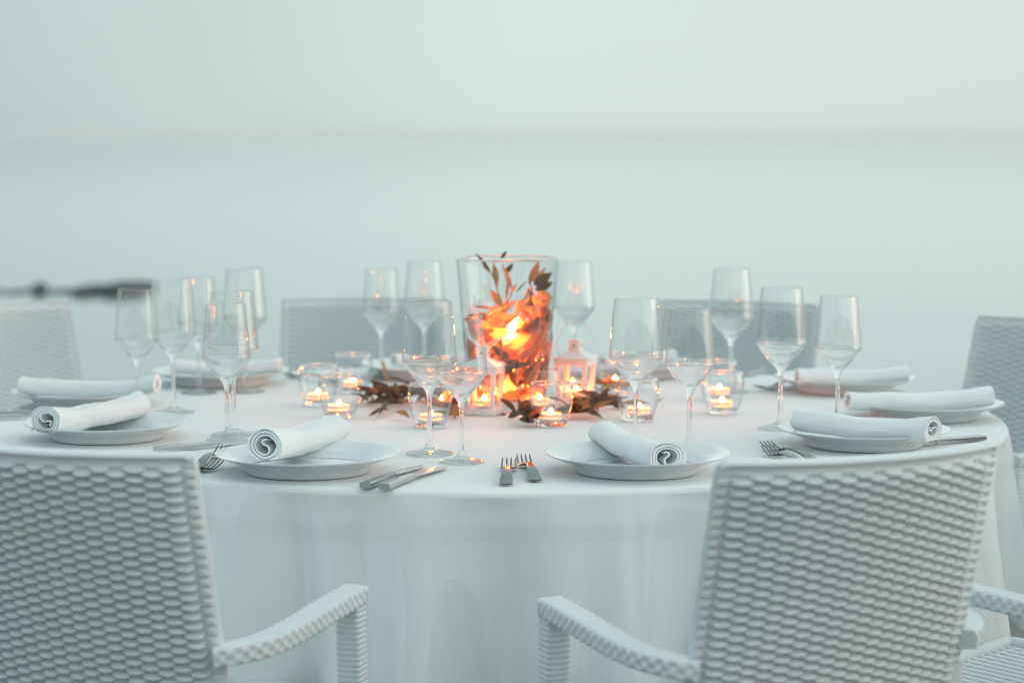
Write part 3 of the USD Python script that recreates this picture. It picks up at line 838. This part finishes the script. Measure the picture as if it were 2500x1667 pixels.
def make_tealight(label, loc, group, rz=0):
    t = thing("tealight_candle", label, "candle", loc, rz, group)
    put("cup", lathe([(0, 0), (.0182, 0), (.0192, .0008), (.0195, .0122), (.0199, .0128), (.0192, .0128), (.0189, .0030), (0, .0030)], 32)[:2], M["cup"], t.GetPath())
    put("wax", lathe(fine([(0, .0032), (.0186, .0034), (.0188, .0090), (.0184, .0106), (.015, .0101), (.006, .0098), (0, .0098)], k=3), 28)[:2], M["wax"], t.GetPath(), smooth=True)
    put("wick", sweep([(0, 0, .0098), (0.0004, 0, .0135), (.0012, 0, .0155)], .0013, .0013, (0, 1, 0), ring(6)), M["wick"], t.GetPath())
    fp = put("flame", flame_mesh(.0042, .0095, (.0006, 0)), M["flame"], t.GetPath(), smooth=True)
    UsdGeom.Xformable(fp).AddTranslateOp().Set(Gf.Vec3d(.0008, 0, .0128))
    return t
GH, GT = "glass votive holders round the centrepiece", "lit tealight candles"
holders = [
    (830, 1018, "glass candle holder in front of its cluster of three on the left", "lit tealight in the front holder of the left cluster of three"),
    (778, 989, "leftmost glass candle holder, behind the front one of its cluster", "lit tealight in the leftmost candle holder"),
    (862, 958, "glass candle holder at the back of the left cluster of three", "lit tealight in the rear holder of the left cluster of three"),
    (1050, 1042, "glass candle holder behind the front pair of wine glasses, beside the left leaves", "lit tealight in the holder behind the front pair of wine glasses"),
    (1346, 1039, "glass candle holder at the front, right of the vase foot", "lit tealight in the front holder right of the vase foot"),
    (1320, 1003, "glass candle holder close behind the front right one, before the vase", "lit tealight in the holder standing right before the vase"),
    (1557, 1026, "glass candle holder behind the wine glass right of the centrepiece", "lit tealight in the holder behind the wine glass right of the centrepiece"),
    (1765, 1009, "front one of the two glass candle holders on the right", "lit tealight in the front one of the two right holders"),
    (1752, 977, "rear one of the two glass candle holders on the right", "lit tealight in the rear one of the two right holders"),
    (1502, 956, "glass candle holder behind the right leaves, next to the back lantern", "lit tealight in the holder behind the right leaves"),
    (1082, 1006, "glass candle holder just left of the front lantern", "lit tealight in the holder just left of the front lantern"),
]
h0 = c0 = None
offs = random.Random(4)
for px, py, lab, lab2 in holders:
    loc = W(px, py, 0.0012)
    cl_ = loc + np.array([offs.uniform(-.004, .004), offs.uniform(-.004, .004), 0.0096])
    if h0 is None:
        h0 = make_holder(lab, loc, GH)
        c0 = make_tealight(lab2, cl_, GT)
    else:
        copy_of(h0, "votive_holder", lab, "candle holder", loc, 0.1, GH)
        copy_of(c0, "tealight_candle", lab2, "candle", cl_, offs.uniform(0, 6), GT)
loc = W(1402, 985, 0.0012)
copy_of(c0, "tealight_candle", "bare lit tealight among the leaves before the back lantern", "candle", loc, 0.4, GT)

# ------------------------------------------------------------------ lanterns
def lantern(loc, rz, label, tilt, lean):
    t = thing("lantern", label, "lantern", loc, rz, "small white lanterns beside the vase")
    b, tp, zt = 0.0265, 0.0310, 0.088
    put("base", sweep([(0, 0, 0), (0, 0, .002), (0, 0, .012)], [b * 2 + .006, b * 2 + .006, b * 2 + .004], [b * 2 + .006, b * 2 + .006, b * 2 + .004], (0, 1, 0), rounded(.04, 2)), M["lantern"], t.GetPath())
    for sx in (-1, 1):
        for sy in (-1, 1):
            k = np.linspace(0, 1, 4)
            put("post", sweep(np.stack([sx * (b - .003 + (tp - b) * k), sy * (b - .003 + (tp - b) * k), .0118 + (zt - .018) * k], 1), .0092, .0092, (0, 1, 0), rounded(.15, 2)), M["lantern"], t.GetPath())
    for k in range(4):
        a = k * PI / 2
        c, s = math.cos(a), math.sin(a)
        r = lambda x, y, z: (x * c - y * s, x * s + y * c, z)
        put("top_rail", sweep([r(-tp, -tp + .002, zt - .006), r(tp, -tp + .002, zt - .006)], .0095, .0125, (0, 0, 1), rounded(.15, 2)), M["lantern"], t.GetPath())
        q = np.array([r(-b + .004, -b + .002, .0125), r(b - .004, -b + .002, .0125), r(tp - .004, -tp + .003, zt - .012), r(-tp + .004, -tp + .003, zt - .012)])
        put("pane", (q, np.array([[0, 1, 2], [0, 2, 3]])), M["pane"], t.GetPath(), smooth=False)
    # roof: a square pagoda that sweeps up to a neck
    zz = np.array([zt, zt + .002, zt + .004, zt + .007, zt + .0105, zt + .0145])
    hw = np.array([.0365, .0368, .0345, .028, .0195, .0122])
    rf = put("roof", sweep(np.stack([zz * 0, zz * 0, zz], 1), hw * 2, hw * 2, (0, 1, 0), rounded(.05, 2)), M["lantern"], t.GetPath(), smooth=30)
    put("chimney", sweep([(0, 0, zt + .0143), (0, 0, zt + .033), (0, 0, zt + .0332), (0, 0, zt + .0362)], [.0215, .0215, .0240, .0240], [.0215, .0215, .0240, .0240], (0, 1, 0), rounded(.08, 2)), M["lantern"], rf.GetPath())
    for a in (0, PI / 2, PI, 3 * PI / 2):
        h = trimesh.creation.cylinder(.0021, .0012, sections=12)
        h.apply_transform(trimesh.transformations.rotation_matrix(PI / 2, (1, 0, 0)))
        h.apply_translation((0, -.0111, zt + .025))
        h.apply_transform(trimesh.transformations.rotation_matrix(a, (0, 0, 1)))
        put("vent_hole", h, M["wick"], rf.GetPath())
    # wire handle
    q = np.linspace(-0.5, PI + 0.5, 30)
    hx, hzv = tilt[0] * np.cos(q), tilt[1] * (np.sin(q) + 0.48)
    path = np.stack([hx * math.cos(lean[1]) + hzv * math.sin(lean[0]), hx * math.sin(lean[1]), zt + lean[2] + hzv * math.cos(lean[0])], 1)
    put("handle", sweep(path, .0019, .0019, (0.1, 0.9, 0.1), ring(8)), M["lantern"], t.GetPath())
    return t
l1 = W(1180, 1009, 0.0012)
lantern(l1, math.radians(-16), "small white lantern nearest the camera, left of the vase foot, its wire handle leaning right", (.012, .030), (math.radians(55), math.radians(70), .030))
copy_of(c0, "tealight_candle", "lit tealight inside the white lantern left of the vase", "candle", l1 + np.array([0.002, -0.004, .0125]), 1.0, GT)
l2 = W(1405, 986, 0.0012)
lantern(l2, math.radians(-19), "small white lantern right of the vase, half hidden by the holders, its round handle upright", (.036, .0440), (0.0, math.radians(19), .004))
copy_of(c0, "tealight_candle", "lit tealight inside the white lantern right of the vase", "candle", l2 + np.array([0.002, 0.0, .0125]), 2.0, GT)

# ------------------------------------------------------------------ vase, candle and leaves
VASE = W(1238.5, 996, 0.0012)
VD = VASE[1]
vout = fine([(0, .001), (.060, .0), (.0695, .002), (.0720, .008), (.0775, .060), (.0845, .150), (.0925, .245), (.0960, .2800)], k=4)
vin = fine([(.0915, .2800), (.0880, .245), (.0802, .150), (.0735, .062), (.0685, .0225), (.060, .0165), (0, .0155)], k=4)
vprof = np.vstack([vout, [(.0958, .2820), (.0945, .2835), (.0930, .2835), (.0918, .2820)], vin])
vv_, vf_, vn_ = lathe(vprof, 72)
vz = vprof[(vf_ % len(vprof))][:, :, 1]
t = thing("glass_vase", "tall clear glass hurricane vase filled with glowing leaves at the table's centre", "vase", VASE)
low = vz.max(1) <= 0.0226; top = vz.min(1) >= 0.2755
vout_only = (vf_ % len(vprof)).max(1) < len(vout) + 1
m, n = sub(vv_, vf_, vn_, low); put("base", m, M["pane"], t.GetPath(), normals=n)
m, n = sub(vv_, vf_, vn_, ~low & ~top & vout_only); put("wall", m, M["pane"], t.GetPath(), normals=n)
m, n = sub(vv_, vf_, vn_, top); put("lip", m, M["glass"], t.GetPath(), normals=n)

fl = D(1250, 803, VD)
t = thing("pillar_candle", "slim pillar candle burning inside the tall glass vase", "candle", (VASE[0] + .004, VASE[1], VASE[2] + .0165))
ch = fl[2] - VASE[2] - .0165 - .014
put("wax", lathe(fine([(0, 0), (.0130, 0), (.0138, .001), (.0135, ch * .5), (.0130, ch), (.0122, ch + .002), (.009, ch - .003), (0, ch - .005)], k=2), 32)[:2], M["wax"], t.GetPath())
put("wick", sweep([(0, 0, ch - .005), (.0008, 0, ch + .005), (.003, 0, ch + .012)], .002, .002, (0, 1, 0), ring(6)), M["wick"], t.GetPath())
fp = put("flame", flame_mesh(.0085, .030, (.016, 0)), M["big_flame"], t.GetPath(), smooth=True)
UsdGeom.Xformable(fp).AddTranslateOp().Set(Gf.Vec3d(.001, 0, ch + .006))

for k, (dx, dy) in enumerate(((-.026, -.030), (.030, -.022), (.0, .034))):  # tealights added to brighten the lower leaves from inside
    copy_of(c0, "tealight_candle", ["extra tealight added low in the vase behind the front lantern to light the leaves", "extra tealight added at the bottom right of the vase to light the leaves", "extra tealight added at the bottom rear of the vase to light the leaves"][k], "candle",
            VASE + np.array([dx, dy, .0165]), 1.3 * k, GT)

def leaf_mesh(A, B, w, nrm, bend=0.1, fold=0.30, k=1.0):
    A, B = np.asarray(A, float), np.asarray(B, float)
    ax = B - A; ln = np.linalg.norm(ax); ax = ax / ln
    nrm = np.asarray(nrm, float); nrm = nrm - ax * (nrm @ ax)
    if np.linalg.norm(nrm) < 1e-6: nrm = np.cross(ax, (1, 0.2, 0.1))
    nrm /= np.linalg.norm(nrm); sd = np.cross(ax, nrm)
    s = np.linspace(0, 1, 13); u = np.linspace(-1, 1, 5)
    wid = w / 2 * np.sin(PI * s ** (0.85 * k)) ** 0.95
    wid[0] = 0.0006; wid[-1] = 0.0003
    P = A + ax * (s * ln)[:, None, None] + sd * (wid[:, None] * u[None])[..., None] + nrm * ((bend * ln * np.sin(PI * s))[:, None] + fold * wid[:, None] * np.abs(u)[None] + 0.03 * ln * np.sin(s * 9)[:, None] * u[None] * 0.3)[..., None]
    return (P.reshape(-1, 3), grid_faces(len(s), len(u)))

def sprig(name, label, stems, leaves, group=None, cat_="leaves"):
    """stems: lists of points; leaves: (A, B, width, normal, bend, material)."""
    t = thing(name, label, cat_, group=group)
    for p in stems:
        put("stem", sweep(fine(p, k=5), .0022, .0022, (0.3, 0.5, 0.8), ring(6)), M["stem"], t.GetPath())
    for A, B, w, nr, bd, mt in leaves:
        put("leaf", leaf_mesh(A, B, w, nr, bd), M[mt], t.GetPath(), smooth=True)
    return t

PXM = VD / FPX
def V8(x, y, dd=0.0):
    return D(1080 + x / 5.228, 600 + y / 5.228, VD + dd)
def vl(x0, y0, x1, y1, w, mt, dd0=0.0, dd1=0.0, bend=0.06, nr=(0.2, -1, 0.2)):
    return (V8(x0, y0, dd0), V8(x1, y1, dd1), w * PXM, nr, bend, mt)
root = V8(770, 900, .0)
sprig("leafy_branch", "leafy twig standing upright above the flame in the vase, its tips over the rim",
      [[V8(760, 1000), V8(775, 790), V8(700, 560), V8(690, 460)], [V8(775, 790), V8(890, 570, .01), V8(790, 300, .02), V8(770, 240, .02)], [V8(700, 560), V8(640, 380), V8(520, 260)]],
      [vl(615, 345, 425, 90, 9, "leaf", 0, -.01), vl(745, 165, 822, 68, 9, "leaf", .02, .02), vl(700, 500, 650, 215, 15, "leaf2"), vl(890, 570, 760, 235, 12, "leaf3", .01, .02),
       vl(805, 350, 905, 228, 13, "leaf", .02, .03), vl(812, 700, 835, 425, 7, "leaf2", .01, .01), vl(870, 600, 948, 480, 8, "leaf2", .01, 0), vl(930, 600, 1085, 440, 4, "leaf", .02, .03),
       vl(760, 780, 602, 555, 19, "leaf2", -.01, -.02), vl(620, 792, 395, 778, 8, "leaf2", 0, -.02), vl(690, 380, 700, 600, 7, "leaf3", 0, 0)])
sprig("leafy_branch", "dark leafy branch against the right wall of the vase",
      [[V8(1150, 1150, -.02), V8(1180, 800, -.01), V8(1140, 560, 0), V8(1120, 470, 0)]],
      [vl(1100, 490, 1240, 185, 19, "leaf2", 0, .01), vl(1150, 460, 1325, 278, 13, "leaf3", 0, -.01), vl(1165, 500, 1405, 345, 27, "leaf", -.01, -.02), vl(1185, 560, 1410, 470, 24, "leaf", .01, .01),
       vl(1200, 590, 1415, 690, 22, "leaf3", -.02, -.02), vl(1150, 630, 1295, 860, 22, "leaf3", -.025, -.03), vl(1140, 600, 1220, 880, 20, "leaf", .02, .02), vl(1160, 640, 1350, 820, 20, "leaf", .03, .02), vl(1300, 780, 1390, 1010, 20, "leaf2", -.02, -.02)])
sprig("leafy_branch", "broad leaves lit from behind by the flame in the vase",
      [[V8(740, 1400, -.03), V8(1000, 1250, -.045), V8(1300, 1080, -.045)]],
      [vl(800, 1430, 1345, 1075, 58, "leaf3", -.050, -.052, 0.02), vl(480, 1190, 860, 1085, 36, "leaf3", -.045, -.04, .05), vl(920, 850, 1145, 645, 26, "leaf2", .03, .03), vl(560, 900, 760, 740, 20, "leaf3", .04, .03),
       vl(1000, 900, 1190, 760, 22, "leaf3", .045, .04), vl(640, 1000, 480, 850, 18, "leaf2", .03, .04), vl(960, 1330, 700, 1560, 50, "leaf3", -.05, -.045), vl(1150, 1300, 1020, 1620, 46, "leaf2", -.05, -.05), vl(640, 1280, 860, 1440, 22, "leaf", -.055, -.055)])
rg = np.random.default_rng(11)
for k in range(5):
    lv, a0 = [], k * 2 * PI / 5
    stem = [VASE + np.array([.045 * math.cos(a0), .045 * math.sin(a0), .018]), VASE + np.array([.058 * math.cos(a0 + .5), .058 * math.sin(a0 + .5), .07]), VASE + np.array([.055 * math.cos(a0 + 1.1), .055 * math.sin(a0 + 1.1), .13])]
    for q in range(36):
        u = rg.random()
        a = a0 + u * 1.1 + rg.normal() * .35
        z = .022 + .145 * u + rg.normal() * .014
        r0 = .042 + .024 * rg.random()
        A = VASE + np.array([r0 * math.cos(a), r0 * math.sin(a), max(z, .02)])
        da = rg.normal() * 0.9
        ln = .06 + .045 * rg.random()
        dz = rg.uniform(-.1, 1.0) * ln
        rmax = .070 + .08 * max(z, 0) 
        B = A + np.array([-math.sin(a) * ln * .7 * np.sign(da + .01), math.cos(a) * ln * .7 * np.sign(da + .01), dz])
        B[2] = min(B[2], VASE[2] + (.20 if B[0] > VASE[0] else .17))
        rb = np.linalg.norm((B - VASE)[:2])
        if rb > rmax: B[:2] = VASE[:2] + (B - VASE)[:2] * rmax / rb
        B[2] = max(B[2], VASE[2] + .02)
        if q % 3 and A[1] < VASE[1] + .02:                         # most leaves sweep up to the right across the front
            an = rg.normal(.85, .42)
            B = A + np.array([math.cos(an) * ln, rg.normal() * .010, math.sin(an) * ln])
            rb = np.linalg.norm((B - VASE)[:2]); rm = .070 + .08 * max(B[2] - VASE[2], 0)
            if rb > rm: B[:2] = VASE[:2] + (B - VASE)[:2] * rm / rb
            B[2] = min(B[2], VASE[2] + .19)
        mid = (A + B) / 2 - VASE
        if mid[1] < 0.01 and abs(mid[0] - .008) < .030 and .110 < mid[2] < .205:   # the flame stays in view
            continue
        lv.append((A, B, rg.uniform(.012, .022), (math.cos(a), math.sin(a), .2), rg.uniform(.02, .12), ("leaf2", "leaf3", "leaf3", "leaf2", "leaf3", "leaf")[q % 6]))
    words = ["front right", "back right", "back", "back left", "front left"]
    sprig("leafy_branch", ["loose leaves packed low in the vase towards the back lantern", "loose leaves packed in the vase behind the pillar candle on the right", "loose leaves packed at the rear of the vase", "loose leaves packed low in the vase towards the left glasses", "loose leaves packed low in the vase behind the front lantern"][k], [stem], lv)

lv = []
stem = [VASE + np.array([.03, -.01, .13]), VASE + np.array([.05, 0, .18]), VASE + np.array([.062, .0, .235])]
for q in range(26):
    u = rg.random()
    A = VASE + np.array([.012 + .045 * rg.random() + .012 * u, rg.normal() * .022, .125 + .085 * u])
    a = rg.uniform(-.6, 2.4)
    ln = rg.uniform(.035, .06)
    B = A + np.array([math.cos(a) * ln * .7, rg.normal() * .018, math.sin(a) * ln * .7])
    rb = np.linalg.norm((B - VASE)[:2]); rmax = .078 + .05 * (B[2] - VASE[2])
    if rb > rmax: B[:2] = VASE[:2] + (B - VASE)[:2] * rmax / rb
    lv.append((A, B, rg.uniform(.009, .018), (rg.normal() * .5, -1, rg.normal() * .4), rg.uniform(.02, .14), ("leaf2", "leaf3", "leaf", "leaf3")[q % 4]))
sprig("leafy_branch", "orange lit leaves crowding above the flame in the right half of the vase", [stem], lv)

def T(px, py, z=0.01):
    return W(px, py, z)
def garland(label, stem, explicit, n, seed, spread, zmax, mats, lw=(.012, .019), ll=(.045, .078)):
    r = np.random.default_rng(seed)
    st = [T(*p) for p in stem]
    lv = []
    for (p0, p1, w, mt) in explicit:
        lv.append((T(*p0), T(*p1), w, (0.1, -0.7, 0.8), .06, mt))
    S = fine(st, k=8)
    for k in range(n):
        A = S[r.integers(len(S))] + np.array([r.normal() * .006, r.normal() * .006, 0])
        a = r.uniform(0, 2 * PI); ln = r.uniform(*ll)
        B = A + np.array([math.cos(a) * ln, math.sin(a) * ln * spread, r.uniform(-.2, .9) * zmax])
        B[2] = max(B[2], TABLE_Z + .004)
        A = A.copy(); A[2] = max(A[2], TABLE_Z + .004)
        lv.append((A, B, r.uniform(*lw), (r.normal() * .4, -.5 + r.normal() * .3, .8), r.uniform(.02, .12), mats[k % len(mats)]))
    return sprig("leaf_garland", label, [st], lv, "leaf sprigs lying round the vase foot")
garland("dark brown leaf sprig lying left of the vase between the candle holders", [(1012, 985, .012), (975, 975, .014), (930, 968, .012), (905, 985, .008)],
        [((945, 940, .02), (930, 879, .055), .008, "leaf2"), ((962, 957, .02), (900, 930, .04), .013, "dark_leaf"), ((918, 951, .02), (880, 984, .01), .011, "leaf"), ((985, 985, .015), (894, 984, .012), .015, "dark_leaf"),
         ((950, 1000, .01), (900, 1016, .008), .012, "dark_leaf"), ((962, 1004, .014), (1002, 1022, .008), .014, "leaf2"), ((955, 985, .012), (925, 1012, .008), .012, "dark_leaf")], 30, 21, .5, .034, ("dark_leaf", "leaf2", "dark_leaf"))
garland("dark leaf sprig lying right of the vase before the back lantern", [(1392, 1000, .012), (1430, 1005, .014), (1470, 990, .012), (1510, 985, .008)],
        [((1462, 985, .012), (1487, 944, .04), .012, "dark_leaf"), ((1430, 1010, .01), (1473, 1023, .008), .012, "dark_leaf"), ((1440, 990, .014), (1400, 965, .03), .012, "leaf2"), ((1410, 1000, .02), (1396, 965, .03), .012, "leaf2")], 36, 22, .5, .034, ("dark_leaf", "leaf2", "dark_leaf"))
garland("clump of dark leaves between the front lantern and the front right candle holder", [(1262, 1005, .012), (1285, 1015, .016), (1305, 1030, .010)], [((1275, 1000, .02), (1300, 1036, .01), .018, "leaf")], 26, 23, .5, .03, ("dark_leaf", "leaf"), (.012, .02), (.02, .035))
garland("brown leaves hanging beside the left post of the front lantern", [(1085, 985, .02), (1105, 1000, .014), (1120, 1015, .008)], [((1109, 985, .03), (1110, 1024, .006), .014, "leaf2")], 12, 24, .5, .03, ("leaf2", "dark_leaf"))
garland("reddish leaves lying behind the back lantern before the far right plate", [(1455, 955, .012), (1490, 935, .02), (1530, 945, .012)], [], 14, 25, .5, .04, ("leaf2", "leaf3"))
garland("sprig of leaves lying behind the left leaves against the vase", [(1000, 965, .012), (1060, 960, .02), (1110, 965, .02)], [], 30, 26, .4, .045, ("leaf2", "dark_leaf"))
s = sprig("fallen_leaf", "single small olive leaf lying alone right of the leaf sprigs", [], [(T(1609, 980, .004), T(1623, 972, .012), .010, (0, -.3, 1), .08, "leaf")])
